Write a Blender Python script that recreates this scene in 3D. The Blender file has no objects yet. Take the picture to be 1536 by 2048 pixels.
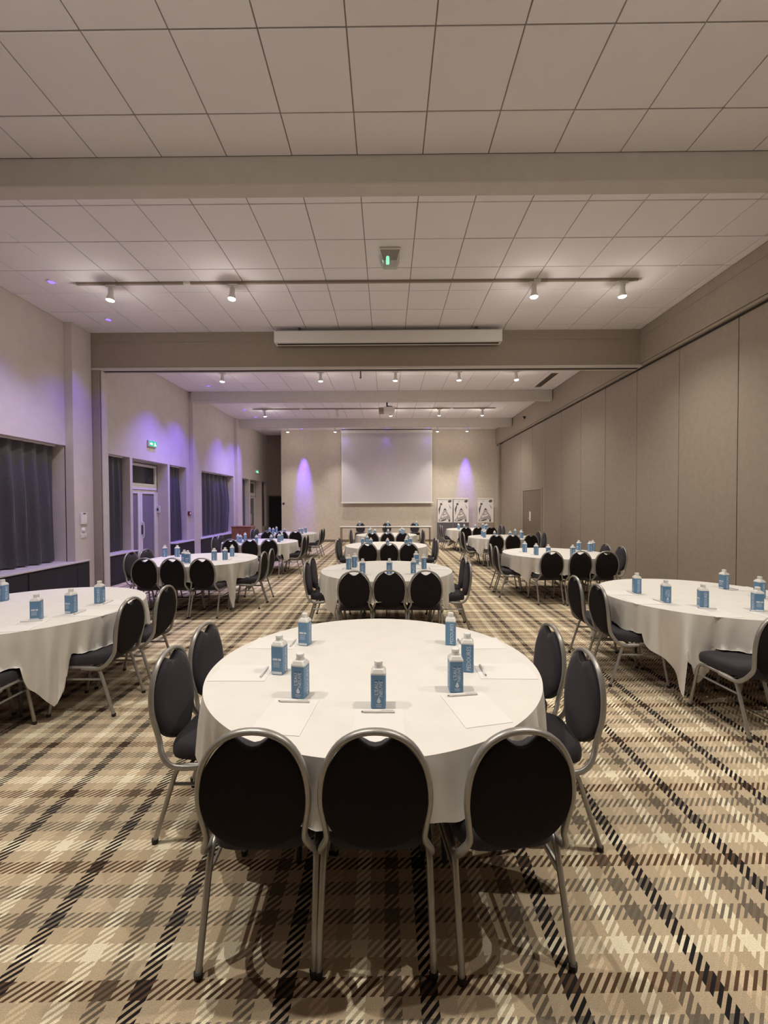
import bpy, bmesh, math, random
from mathutils import Matrix, Vector
random.seed(7)
PI = math.pi
SC = bpy.context.scene
COL = SC.collection

# ------------------------------------------------------------------ camera, world, exposure
HCAM = 1.62
FPX = 822.3                                  # focal length in pixels of the 1536 px wide frame
yaw, pit, rol = (math.radians(a) for a in (-0.4686, -1.0635, -0.2071))
Fv = Vector((math.sin(yaw)*math.cos(pit), math.cos(yaw)*math.cos(pit), math.sin(pit)))
Rv = Vector((math.cos(yaw), -math.sin(yaw), 0)); Uv = Rv.cross(Fv)
Rv, Uv = Rv*math.cos(rol)+Uv*math.sin(rol), -Rv*math.sin(rol)+Uv*math.cos(rol)
cd = bpy.data.cameras.new('camera'); cam = bpy.data.objects.new('camera', cd); COL.objects.link(cam)
cd.sensor_fit = 'HORIZONTAL'; cd.sensor_width = 36; cd.lens = FPX/1536*36; cd.clip_start = .05
cam.matrix_world = Matrix(((Rv.x, Uv.x, -Fv.x, 0), (Rv.y, Uv.y, -Fv.y, 0), (Rv.z, Uv.z, -Fv.z, HCAM), (0, 0, 0, 1)))
SC.camera = cam
W = bpy.data.worlds.new('world'); SC.world = W; W.use_nodes = True
W.node_tree.nodes['Background'].inputs[0].default_value = (.02, .02, .03, 1)   # night outside
W.node_tree.nodes['Background'].inputs[1].default_value = .2
SC.view_settings.view_transform = 'Standard'; SC.view_settings.look = 'None'
SC.view_settings.exposure = 0.1; SC.view_settings.gamma = 1.0; SC.view_settings.use_curve_mapping = False
SPOT_W = 190.0          # track spotlights
BULB_W = 7.0           # side spill of the bare bulbs
BLUE_W = 200.0           # blue wall washers
WARM = (1.0, .935, .825)
BLUE = (.16, .08, 1.0)

# ------------------------------------------------------------------ helpers
def tag(o, label=None, cat=None, group=None, kind=None):
    if label: o['label'] = label
    if cat: o['category'] = cat
    if group: o['group'] = group
    if kind: o['kind'] = kind
    return o
def empty(name, loc=(0, 0, 0), rz=0):
    o = bpy.data.objects.new(name, None); COL.objects.link(o)
    o.location = loc; o.rotation_euler = (0, 0, rz); o.empty_display_size = .1
    return o
def mobj(name, me, parent=None, loc=(0, 0, 0), rz=0):
    o = bpy.data.objects.new(name, me); COL.objects.link(o)
    o.location = loc; o.rotation_euler = (0, 0, rz)
    if parent: o.parent = parent
    return o
def fin(bm, name, mat, smooth=False, auto=None):
    me = bpy.data.meshes.new(name)
    bmesh.ops.recalc_face_normals(bm, faces=bm.faces)
    bm.to_mesh(me); bm.free()
    for m in (mat if isinstance(mat, (list, tuple)) else [mat]): me.materials.append(m)
    if smooth:
        for p in me.polygons: p.use_smooth = True
        if auto is not None:
            me.set_sharp_from_angle(angle=math.radians(auto))
    return me
def obj(name, bm, mat, parent=None, loc=(0, 0, 0), rz=0, smooth=False, auto=40):
    return mobj(name, fin(bm, name, mat, smooth, auto if smooth else None), parent, loc, rz)
def BM(): return bmesh.new()
def box(bm, x0, x1, y0, y1, z0, z1, bev=0, seg=1, mi=0):
    vs = [bm.verts.new(p) for p in ((x0,y0,z0),(x1,y0,z0),(x1,y1,z0),(x0,y1,z0),(x0,y0,z1),(x1,y0,z1),(x1,y1,z1),(x0,y1,z1))]
    fs = [bm.faces.new([vs[i] for i in q]) for q in ((3,2,1,0),(4,5,6,7),(0,1,5,4),(1,2,6,5),(2,3,7,6),(3,0,4,7))]
    for f in fs: f.material_index = mi
    if bev:
        es = list({e for f in fs for e in f.edges})
        bmesh.ops.bevel(bm, geom=es, offset=bev, segments=seg, profile=.5, affect='EDGES')
    return bm
def boxm(x0, x1, y0, y1, z0, z1, bev=0, seg=1): return box(BM(), x0, x1, y0, y1, z0, z1, bev, seg)
def tube(bm, pts, r, n=8, closed=False, ry=None, cap=True):
    """tube along a polyline; r in the binormal direction, ry in the other one"""
    ry = ry or r
    P = [Vector(p) for p in pts]; N = len(P); rings = []
    prev = None
    for i, p in enumerate(P):
        if closed: d = (P[(i+1) % N]-P[i-1])
        else: d = P[min(i+1, N-1)]-P[max(i-1, 0)]
        d.normalize()
        if prev is None:
            a = Vector((0, 0, 1)) if abs(d.z) < .9 else Vector((0, 1, 0))
            s = d.cross(a).normalized()
        else:
            s = (prev-d*prev.dot(d)).normalized()
        prev = s; t = d.cross(s)
        rings.append([bm.verts.new(p+s*math.cos(2*PI*k/n)*r+t*math.sin(2*PI*k/n)*ry) for k in range(n)])
    for i in range(N if closed else N-1):
        a, b = rings[i], rings[(i+1) % N]
        for k in range(n): bm.faces.new((a[k], a[(k+1) % n], b[(k+1) % n], b[k]))
    if cap and not closed:
        bm.faces.new(rings[0][::-1]); bm.faces.new(rings[-1])
    return bm
def cyl(bm, c, r0, r1, z0, z1, n=16, cap=True):
    a = [bm.verts.new((c[0]+r0*math.cos(2*PI*k/n), c[1]+r0*math.sin(2*PI*k/n), z0)) for k in range(n)]
    b = [bm.verts.new((c[0]+r1*math.cos(2*PI*k/n), c[1]+r1*math.sin(2*PI*k/n), z1)) for k in range(n)]
    for k in range(n): bm.faces.new((a[k], a[(k+1) % n], b[(k+1) % n], b[k]))
    if cap: bm.faces.new(a[::-1]); bm.faces.new(b)
    return bm
def lathe(bm, prof, n=16, c=(0, 0)):
    rings = [[bm.verts.new((c[0]+r*math.cos(2*PI*k/n), c[1]+r*math.sin(2*PI*k/n), z)) for k in range(n)] for r, z in prof]
    for a, b in zip(rings, rings[1:]):
        for k in range(n): bm.faces.new((a[k], a[(k+1) % n], b[(k+1) % n], b[k]))
    bm.faces.new(rings[0][::-1]); bm.faces.new(rings[-1])
    return bm
def prism(bm, pts, d0, d1, axis='y'):
    """extrude a 2-D outline; axis y: pts are (x,z)"""
    def P(p, d): return (p[0], d, p[1]) if axis == 'y' else (p[0], p[1], d) if axis == 'z' else (d, p[0], p[1])
    a = [bm.verts.new(P(p, d0)) for p in pts]; b = [bm.verts.new(P(p, d1)) for p in pts]
    n = len(pts)
    for k in range(n): bm.faces.new((a[k], a[(k+1) % n], b[(k+1) % n], b[k]))
    bm.faces.new(a[::-1]); bm.faces.new(b)
    return bm
def smoothpath(pts, k=4):
    """Catmull-Rom through pts"""
    P = [Vector(p) for p in pts]; out = []
    for i in range(len(P)-1):
        p0, p1, p2, p3 = P[max(i-1, 0)], P[i], P[i+1], P[min(i+2, len(P)-1)]
        for j in range(k):
            t = j/k
            out.append(.5*((2*p1)+(p2-p0)*t+(2*p0-5*p1+4*p2-p3)*t*t+(3*p1-p0-3*p2+p3)*t**3))
    out.append(P[-1]); return out
def copy_tree(o, parent=None):
    c = o.copy(); COL.objects.link(c)
    if parent: c.parent = parent
    for ch in list(o.children): copy_tree(ch, c)
    return c

# ------------------------------------------------------------------ materials
def mat(name, col, rough=.6, metal=0, noise=0, nscale=40, bump=0, bscale=200, spec=.5, emit=None, estr=0, sheen=0, coat=0):
    m = bpy.data.materials.new(name); m.use_nodes = True
    nt = m.node_tree; b = nt.nodes['Principled BSDF']
    b.inputs['Base Color'].default_value = (*col, 1); b.inputs['Roughness'].default_value = rough
    b.inputs['Metallic'].default_value = metal; b.inputs['Specular IOR Level'].default_value = spec
    if sheen: b.inputs['Sheen Weight'].default_value = sheen
    if coat: b.inputs['Coat Weight'].default_value = coat
    if emit: b.inputs['Emission Color'].default_value = (*emit, 1); b.inputs['Emission Strength'].default_value = estr
    if noise or bump:
        tc = nt.nodes.new('ShaderNodeTexCoord')
    if noise:
        n = nt.nodes.new('ShaderNodeTexNoise'); n.inputs['Scale'].default_value = nscale; n.inputs['Detail'].default_value = 3
        nt.links.new(tc.outputs['Object'], n.inputs['Vector'])
        mr = nt.nodes.new('ShaderNodeMapRange')
        mr.inputs['From Min'].default_value = .3; mr.inputs['From Max'].default_value = .7
        mr.inputs['To Min'].default_value = 1-noise; mr.inputs['To Max'].default_value = 1+noise
        nt.links.new(n.outputs['Fac'], mr.inputs['Value'])
        vm = nt.nodes.new('ShaderNodeVectorMath'); vm.operation = 'SCALE'; vm.inputs[0].default_value = col
        nt.links.new(mr.outputs[0], vm.inputs['Scale']); nt.links.new(vm.outputs[0], b.inputs['Base Color'])
    if bump:
        n2 = nt.nodes.new('ShaderNodeTexNoise'); n2.inputs['Scale'].default_value = bscale; n2.inputs['Detail'].default_value = 2
        nt.links.new(tc.outputs['Object'], n2.inputs['Vector'])
        bp = nt.nodes.new('ShaderNodeBump'); bp.inputs['Strength'].default_value = bump; bp.inputs['Distance'].default_value = .01
        nt.links.new(n2.outputs['Fac'], bp.inputs['Height']); nt.links.new(bp.outputs[0], b.inputs['Normal'])
    return m
M = {}
M['tile'] = mat('ceiling_tile', (.88, .835, .86), .9, noise=.06, nscale=260, bump=.25, bscale=420, spec=.2)
M['tbar'] = mat('shaded_ceiling_grid', (.30, .27, .25), .7)  # grey grid bars, colour darkened for the shade inside the joints
M['paint'] = mat('pale_paint', (.64, .58, .52), .8, noise=.03, nscale=6, bump=.06, bscale=150, spec=.25)
M['beam'] = mat('beam_paint', (.62, .58, .54), .8, noise=.03, nscale=8, bump=.05, spec=.25)
M['wallL'] = mat('left_wall_paint', (.66, .60, .56), .8, noise=.03, nscale=5, bump=.08, bscale=120, spec=.25)
M['wallB'] = mat('back_wall_paint', (.66, .58, .49), .8, noise=.05, nscale=9, bump=.15, bscale=90, spec=.25)
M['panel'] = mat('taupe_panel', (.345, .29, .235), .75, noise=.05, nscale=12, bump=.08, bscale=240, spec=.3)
M['taupe'] = mat('taupe_header', (.34, .285, .235), .75, noise=.03, nscale=10, spec=.3)
M['dark'] = mat('dark_line', (.035, .028, .024), .8)
M['doorbrown'] = mat('brown_door', (.20, .155, .12), .6, noise=.06, nscale=15)
M['black'] = mat('dark_void', (.012, .011, .012), .8)
M['cover'] = mat('dark_radiator_cover', (.022, .020, .026), .6, noise=.1, nscale=20)
M['sill'] = mat('pale_sill', (.62, .57, .55), .5)
M['white'] = mat('white_gloss', (.80, .77, .72), .4)
M['whitep'] = mat('white_plastic', (.78, .76, .73), .45)
M['chrome'] = mat('chrome', (.7, .7, .7), .2, 1)
M['curtain'] = mat('slate_curtain', (.19, .18, .20), .9, noise=.08, nscale=30, sheen=.3, bump=.1, bscale=600, spec=.2)
M['glassdark'] = mat('night_glass', (.02, .02, .026), .08)
M['frosted'] = mat('grey_door_panel', (.20, .18, .22), .35)
M['fabric'] = mat('charcoal_fabric', (.036, .031, .040), .85, noise=.12, nscale=300, sheen=.12, bump=.12, bscale=900, spec=.25)
M['backcloth'] = mat('shaded_black_back_cloth', (.017, .014, .016), .9, noise=.1, nscale=300, spec=.15)  # dark back cover, colour deepened to carry the shade of the unlit side
M['silver'] = mat('silver_tube', (.36, .345, .325), .38, .55, noise=.05, nscale=60)
M['rubber'] = mat('black_rubber', (.02, .02, .02), .7)
M['steel'] = mat('dark_steel', (.10, .10, .10), .4, .6)
M['cloth'] = mat('white_tablecloth', (.80, .775, .73), .75, noise=.02, nscale=8, sheen=.1, bump=.34, bscale=9, spec=.3)
def cloth_wrinkles(m):
    nt = m.node_tree; bp = [n for n in nt.nodes if n.type == 'BUMP'][0]
    n2 = bp.inputs['Height'].links[0].from_node
    mp = nt.nodes.new('ShaderNodeMapping'); mp.inputs['Scale'].default_value = (.35, 1.25, .5); mp.inputs['Rotation'].default_value = (0, 0, .12)
    tc = [n for n in nt.nodes if n.type == 'TEX_COORD'][0]
    nt.links.new(tc.outputs['Object'], mp.inputs['Vector']); nt.links.new(mp.outputs[0], n2.inputs['Vector'])
    n2.inputs['Detail'].default_value = 4; n2.inputs['Distortion'].default_value = .6
cloth_wrinkles(M['cloth'])
M['wood'] = mat('table_wood', (.22, .14, .08), .5, noise=.15, nscale=12)
M['redwood'] = mat('lectern_wood', (.27, .115, .055), .4, noise=.2, nscale=9)
M['cblue'] = mat('carton_blue', (.135, .275, .455), .4, noise=.03, nscale=50)
M['cwhite'] = mat('carton_white', (.82, .81, .79), .45)
M['print'] = mat('white_print', (.75, .80, .88), .5)
M['printdark'] = mat('navy_print', (.03, .07, .19), .5)
M['paper'] = mat('paper', (.84, .81, .79), .7)
M['pen'] = mat('pen_white', (.80, .78, .76), .4)
M['pengrey'] = mat('pen_grey', (.18, .18, .19), .35)
M['screen'] = mat('projection_screen', (.66, .62, .66), .85)
M['ink'] = mat('poster_ink', (.10, .085, .095), .7)
M['inkmid'] = mat('poster_grey', (.42, .38, .39), .7)
M['posterbg'] = mat('poster_paper', (.82, .78, .78), .6)
M['greyboard'] = mat('grey_board', (.12, .11, .13), .8)
M['red'] = mat('alarm_red', (.16, .02, .025), .4)
M['green'] = mat('exit_green', (.02, .30, .12), .5, emit=(.05, .75, .32), estr=.6)
M['greenled'] = mat('green_led', (.1, .9, .4), .4, emit=(.15, 1, .45), estr=3)
M['ledwhite'] = mat('lit_pictogram', (.9, .95, .9), .5, emit=(.8, 1, .9), estr=1.3)
M['bulb'] = mat('bulb', (1, .95, .85), .4, emit=(1, .86, .62), estr=30)
M['bulboff'] = mat('bulb_off', (.5, .48, .45), .3)
M['blueled'] = mat('blue_led', (.1, .05, .9), .4, emit=(.10, .05, 1), estr=5)
def clear_plastic():
    m = mat('clear_plastic', (.80, .78, .75), .2)
    b = m.node_tree.nodes['Principled BSDF']
    b.inputs['Transmission Weight'].default_value = .45; b.inputs['IOR'].default_value = 1.3
    return m
M['clear'] = clear_plastic()

def carpet():
    m = bpy.data.materials.new('tartan_carpet'); m.use_nodes = True
    nt = m.node_tree; N = nt.nodes; L = nt.links; b = N['Principled BSDF']
    b.inputs['Roughness'].default_value = .95; b.inputs['Specular IOR Level'].default_value = .1
    tc = N.new('ShaderNodeTexCoord'); sx = N.new('ShaderNodeSeparateXYZ'); L.new(tc.outputs['Object'], sx.inputs[0])
    def math_(op, a, bb=None):
        n = N.new('ShaderNodeMath'); n.operation = op
        for i, v in enumerate((a, bb)):
            if v is None: continue
            if isinstance(v, (int, float)): n.inputs[i].default_value = v
            else: L.new(v, n.inputs[i])
        return n.outputs[0]
    X, Y = sx.outputs[0], sx.outputs[1]
    tan = (.53, .42, .285); cream = (.88, .80, .60); blk = (.022, .019, .02); dk = (.17, .135, .10)
    pink = (.70, .56, .39); brown = (.115, .068, .04); grey = (.20, .168, .128); tan2 = (.54, .44, .31)
    def ramp(fac, cols):
        r = N.new('ShaderNodeValToRGB'); r.color_ramp.interpolation = 'CONSTANT'
        el = r.color_ramp.elements
        while len(el) < len(cols): el.new(.99)
        for i, c in enumerate(cols): el[i].position = i/len(cols); el[i].color = (*c, 1)
        L.new(fac, r.inputs[0]); return r.outputs[0]
    fx = math_('FRACT', math_('DIVIDE', math_('ADD', X, 1.337+48), .48))
    ye = math_('SUBTRACT', Y, math_('MULTIPLY', X, .0187))
    fy = math_('FRACT', math_('DIVIDE', math_('ADD', ye, -1.442+47.4), .474))
    warp = ramp(fx, [blk, tan2, pink, tan, cream, tan, dk, tan2])
    weft = ramp(fy, [cream, tan, grey, tan2, grey, tan, brown, tan])
    h = math_('FRACT', math_('DIVIDE', math_('ADD', math_('SUBTRACT', X, Y), 31.2), .0312))
    sel = math_('GREATER_THAN', h, .54)
    mx = N.new('ShaderNodeMix'); mx.data_type = 'RGBA'
    L.new(sel, mx.inputs['Factor']); L.new(warp, mx.inputs['A']); L.new(weft, mx.inputs['B'])
    nz = N.new('ShaderNodeTexNoise'); nz.inputs['Scale'].default_value = 320; nz.inputs['Detail'].default_value = 2
    L.new(tc.outputs['Object'], nz.inputs['Vector'])
    mr = N.new('ShaderNodeMapRange'); mr.inputs['From Min'].default_value = .3; mr.inputs['From Max'].default_value = .7
    mr.inputs['To Min'].default_value = .78; mr.inputs['To Max'].default_value = 1.22
    L.new(nz.outputs['Fac'], mr.inputs['Value'])
    vm = N.new('ShaderNodeVectorMath'); vm.operation = 'SCALE'
    L.new(mx.outputs['Result'], vm.inputs[0]); L.new(mr.outputs[0], vm.inputs['Scale'])
    L.new(vm.outputs[0], b.inputs['Base Color'])
    bp = N.new('ShaderNodeBump'); bp.inputs['Strength'].default_value = .35; bp.inputs['Distance'].default_value = .006
    L.new(nz.outputs['Fac'], bp.inputs['Height']); L.new(bp.outputs[0], b.inputs['Normal'])
    return m
M['carpet'] = carpet()

# ------------------------------------------------------------------ room shell
ZC = HCAM+3.2022            # ceiling
XL, XR, XB = -5.65, 4.75, 4.67
YN, YB, YE = -7.0, 17.8, 19.35
def struct(name, bm, m, label, cat, loc=(0, 0, 0)):
    return tag(obj(name, bm, m, None, loc), label, cat, kind='structure')
struct('floor', boxm(-6.3, 5.2, YN-.2, YE+.2, -.1, 0), M['carpet'], 'tartan carpet in tan, cream, brown and black', 'floor')

# ceiling: recessed grid backing, tiles as pieces
ceil = struct('ceiling', boxm(-6.3, 5.2, YN-.2, YE+.2, ZC+.012, ZC+.15), M['tbar'], 'suspended ceiling of square pale acoustic tiles', 'ceiling')
gx = [-5.645]+[-0.2645+.6*k for k in range(-8, 9)]+[4.665]
sections = [(-7.0, -.06, [-6.78+.6*k for k in range(12)]),
            (.1, 3.83, [.418+.6*k for k in range(6)]),
            (4.0, 7.66, [4.4287+.6*k for k in range(6)]),
            (7.85, 11.65, [8.4287+.6*k for k in range(6)]),
            (11.83, 15.4, [12.43+.6*k for k in range(5)]),
            (15.58, YB, [16.2+.6*k for k in range(3)])]
cells = []
for a, b, ls in sections:
    ys = [a]+[l for l in ls if a+.05 < l < b-.05]+[b]
    for y0, y1 in zip(ys, ys[1:]):
        for x0, x1 in zip(gx, gx[1:]): cells.append((x0, x1, y0, y1))
# passage beside the stage wall
for y0 in (17.8, 18.4): cells.append((-5.645, -5.06, y0, y0+.6)); cells.append((-5.06, -4.61, y0, y0+.6))
def inframe(c):
    x0, x1, y0, y1 = c
    return y1 > 2.5 and min(abs(x0), abs(x1)) < .96*y1 and y1 < 11.7
vis = sorted([c for c in cells if inframe(c)], key=lambda c: c[2])[:295]
visset = set(vis)
tile_meshes = {}
def tile_bm(bm, x0, x1, y0, y1, g=.005):
    a = [(x0+g, y0+g), (x1-g, y0+g), (x1-g, y1-g), (x0+g, y1-g)]; s = .004
    b = [(x0+g+s, y0+g+s), (x1-g-s, y0+g+s), (x1-g-s, y1-g-s), (x0+g+s, y1-g-s)]
    A = [bm.verts.new((*p, .012)) for p in a]; B = [bm.verts.new((*p, .003)) for p in a]; C = [bm.verts.new((*p, 0)) for p in b]
    for u, v in ((A, B), (B, C)):
        for k in range(4): bm.faces.new((u[k], u[(k+1) % 4], v[(k+1) % 4], v[k]))
    bm.faces.new(C)
    return bm
for c in vis:
    w, d = round(c[1]-c[0], 3), round(c[3]-c[2], 3)
    if (w, d) not in tile_meshes:
        tile_meshes[(w, d)] = fin(tile_bm(BM(), -w/2, w/2, -d/2, d/2), 'ceiling_tile', M['tile'])
    mobj('ceiling_tile', tile_meshes[(w, d)], ceil, ((c[0]+c[1])/2, (c[2]+c[3])/2, ZC+random.uniform(-.001, .001)))
bm = BM()
for c in cells:
    if c not in visset:
        tile_bm(bm, *c)
tag(obj('far_ceiling_tiles', bm, M['tile'], ceil, (0, 0, ZC)), kind='stuff')

# beams and header
for i, (y0, y1, z, lb) in enumerate([(-.06, .1, ZC-.255, 'pale painted beam across the ceiling nearest the entrance end'),
        (3.83, 4.0, ZC-.255, 'pale painted ceiling beam between green emergency light and entrance end'),
        (11.65, 11.83, ZC-.285, 'pale painted ceiling beam just before the projector'),
        (15.4, 15.58, ZC-.31, 'pale painted ceiling beam nearest the projection screen wall')]):
    struct('trim_%d' % (i+1), boxm(XL+.1, XB-.02, y0, y1, z, ZC+.01, .008), M['beam'], lb, 'beam')
b = BM(); box(b, -5.6, XB, 7.66, 7.85, 4.175, ZC+.01); 
h = struct('trim_5', b, M['taupe'], 'deep taupe partition header crossing the middle of the room', 'header')
obj('track_strip', boxm(-5.6, XB+.02, 7.645, 7.865, 4.138, 4.172), M['beam'], h)
obj('track_slot', boxm(-5.34, XB, 7.72, 7.79, 4.132, 4.139), M['dark'], h)
obj('top_strip', boxm(-5.6, XB, 7.652, 7.661, 4.65, ZC), M['taupe'], h)
p = struct('trim_6', boxm(-5.6, -5.36, 7.66, 7.85, 0, 4.138, .005), M['panel'], 'taupe partition end post under the header by the curtains', 'post')
obj('slot', boxm(-5.362, -5.345, 7.70, 7.76, 0, 4.12), M['dark'], p)
obj('edge_profile', boxm(-5.345, -5.325, 7.68, 7.83, 0, 4.138), M['beam'], p)

# right wall: bulkhead over a folding partition of tall panels
wr = struct('wall_right', boxm(XR+.03, 5.1, YN, YB+.1, 0, ZC), M['panel'], 'tall taupe wall of folding partition panels with bulkhead', 'wall')
obj('bulkhead', boxm(XB, 5.0, YN, YB, 4.197, ZC), M['panel'], wr)
obj('bulkhead_upper_band', boxm(XB-.006, XB, YN, 7.66, 4.66, ZC), M['panel'], wr)
obj('bulkhead_soffit', boxm(XB+.012, 5.0, YN, YB, 4.15, 4.19), M['panel'], wr)
obj('track_gap', boxm(XB+.06, 5.0, YN, YB, 4.125, 4.15), M['dark'], wr)
ye = [5.63+1.13*k for k in range(-8, 11)]
door_r = (12.70, 14.45)
for y0, y1 in zip(ye, ye[1:]):
    y1 = min(y1, 17.3)
    if y0 < YN: continue
    bm = BM(); g = .006
    segs = [(y0, y1, 0.02, 4.13)]
    if y0 < door_r[1] and y1 > door_r[0]:
        segs = [(y0, y1, 2.12, 4.13)]
        if y0 < door_r[0]-.06: segs.append((y0, door_r[0]-.06, .02, 2.12))
        if y1 > door_r[1]+.06: segs.append((door_r[1]+.06, y1, .02, 2.12))
    for a, c, z0, z1 in segs: box(bm, XR, XR+.03, a+g, c-g, z0, z1, .003)
    obj('panel', bm, M['panel'], wr)
obj('joint_backing', boxm(XR+.026, XR+.031, YN, 17.3, 0, 4.13), M['taupe'], wr)
obj('end_post', boxm(XR-.06, XR+.03, 17.34, 17.46, 0, 4.14, .01), M['panel'], wr)
obj('end_post_gap', boxm(XR+.0, XR+.03, 17.46, 17.6, 0, 4.14), M['taupe'], wr)
d = tag(empty('door_3', (XR, 13.575, 0)), 'brown double-width door set in the panelled wall', 'door', kind='structure')
obj('leaf', boxm(.002, .03, -.84, .84, .01, 2.06, .004), M['doorbrown'], d)
b = BM()
for q in ((-.93, -.85, 0, 2.12), (.85, .93, 0, 2.12), (-.85, .85, 2.065, 2.12)): box(b, -.012, .03, *q, .004)
obj('frame', b, M['panel'], d)
hd = obj('handle_plate', boxm(-.006, .002, .08, .22, 1.05, 1.36, .004), M['white'], d)
obj('lever', tube(BM(), [(-.004, .15, 1.14), (-.05, .15, 1.14), (-.05, .05, 1.14)], .011), M['white'], hd)

# back wall (stage wall), set forward of the passage
wb = struct('wall_back', boxm(-4.59, 5.0, YB, YB+.25, 0, ZC+.01), M['wallB'], 'plain warm beige end wall behind the projection screen', 'wall')
struct('baseboard_back', boxm(-4.59, 4.74, YB-.02, YB, 0, .10, .004), M['doorbrown'], 'dark skirting board along the beige end wall', 'baseboard')
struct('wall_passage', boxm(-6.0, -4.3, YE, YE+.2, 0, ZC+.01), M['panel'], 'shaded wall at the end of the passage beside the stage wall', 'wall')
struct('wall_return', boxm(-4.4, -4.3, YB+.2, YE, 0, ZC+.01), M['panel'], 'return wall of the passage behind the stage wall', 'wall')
d = tag(empty('door_2', (-5.08, YE, 0)), 'dark doorway at the end of the passage by the curtains', 'door', kind='structure')
obj('opening', boxm(-.50, .50, -.02, .0, 0, 2.02), M['black'], d)
b = BM()
for q in ((-.56, -.50, 0, 2.08), (.50, .56, 0, 2.08)): box(b, q[0], q[1], -.035, 0, q[2], q[3])
box(b, -.5, .5, -.035, 0, 2.02, 2.08); obj('frame', b, M['doorbrown'], d)
struct('wall_front', boxm(-6.3, 5.2, YN-.2, YN, 0, ZC), M['doorbrown'], 'unseen wall at the entrance end, kept dark to cut bounced light', 'wall')  # unseen wall behind the camera, set back and darkened to reduce bounced light

# left wall with window niches
ZT, ZS = 2.672, .64
NB = -6.0                                                    # back of the niches
niches = [(4.3, 7.19, ZS), (8.13, 9.0, ZS), (9.09, 10.56, 0), (10.65, 11.53, ZS), (12.48, 15.08, ZS),
          (16.0, 16.82, ZS), (16.92, 18.42, 0), (18.52, 19.15, ZS), (.4, 3.2, ZS), (-3.4, -.6, ZS)]
bm = BM(); edges = sorted(niches); y = YN
for a, c, z0 in edges:
    box(bm, -6.2, XL, y, a, 0, ZC+.01); y = c
    box(bm, -6.2, XL, a, c, ZT, ZC+.01)
    if z0: box(bm, -6.2, XL, a, c, 0, z0-.03)
    box(bm, -6.2, NB, a, c, z0-.03 if z0 else 0, ZT)
box(bm, -6.2, XL, y, YE+.2, 0, ZC+.01)
bmesh.ops.remove_doubles(bm, verts=bm.verts, dist=1e-5)
struct('wall_left', bm, M['wallL'], 'pale plastered wall with curtained window niches', 'wall')
for i, (a, c, pr, lb) in enumerate([(7.19, 7.655, .15, 'pale pilaster between the front window and the partition post'),
        (11.72, 12.12, .12, 'pale pilaster below the beam beside the red fire alarm'),
        (15.2, 15.62, .12, 'pale pilaster behind the wooden lectern'),
        (3.55, 4.0, .15, 'pale pilaster before the front curtained window')]):
    struct('trim_%d' % (7+i), boxm(XL-.02, XL+pr, a, c, 0, ZC, .006), M['wallL'], lb, 'pilaster')
# radiator covers with sills
def cover(a, c, x1, lb, ext=0):
    t = tag(empty('radiator_cover', (XL, (a+c)/2, 0)), lb, 'radiator cover')
    hl = (c-a)/2; w = x1-XL
    obj('body', boxm(.005, w-.03, -hl, hl, 0, ZS-.04, .004), M['cover'], t)
    n = max(1, round((c-a)/1.0))
    for k in range(n):
        y0 = -hl+k*2*hl/n
        obj('front_panel', boxm(w-.03, w-.018, y0+.01, y0+2*hl/n-.01, .06, ZS-.06, .003), M['cover'], t)
    obj('sill', boxm(.003, w, -hl-.01, hl+.01, ZS-.038, ZS-.008, .006), M['sill'], t)
    if ext:
        obj('end_panel', boxm(.155, w-.018, hl, hl+ext, 0, ZS-.04, .004), M['cover'], t)
        obj('end_sill', boxm(.155, w, hl+.01, hl+ext+.02, ZS-.038, ZS-.008, .006), M['sill'], t)
cover(4.2, 7.18, -5.44, 'dark radiator cover with pale sill under the front curtained window', .29)
cover(7.9, 9.03, -5.5, 'short dark radiator cover between partition post and glazed door')
cover(10.64, 11.71, -5.5, 'dark radiator cover under narrow curtain below the fire alarm')
cover(12.13, 15.19, -5.5, 'long dark radiator cover beside the wooden lectern')
# niche sills, windows
def window(i, a, c, lb):
    t = tag(empty('window_%d' % i, (NB, (a+c)/2, ZS)), lb, 'window', kind='structure')
    hl = (c-a)/2; H = ZT-ZS
    obj('pane', boxm(.01, .02, -hl+.05, hl-.05, .05, H-.05), M['glassdark'], t)
    b = BM()
    for q in ((-hl+.005, -hl+.06, 0, H), (hl-.06, hl-.005, 0, H), (-.03, .03, .06, H-.06)): box(b, .005, .05, *q)
    box(b, .005, .05, -hl+.06, hl-.06, 0, .06); box(b, .005, .05, -hl+.06, hl-.06, H-.06, H-.003)
    obj('window_frame', b, M['white'], t)
    obj('window_sill', boxm(.005, XL-NB+.0, -hl+.002, hl-.002, -.03, -.004), M['sill'], t)
wl = ['night window behind the wide front curtain', 'night window behind narrow curtain by the partition post',
      'night window behind narrow curtain beside the fire alarm', 'night window behind the curtain past the fire alarm',
      'night window behind curtain before the far glazed door', 'night window behind the last curtain by the passage']
for i, k in enumerate((0, 1, 3, 4, 5, 7)): window(i+1, niches[k][0], niches[k][1], wl[i])

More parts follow.
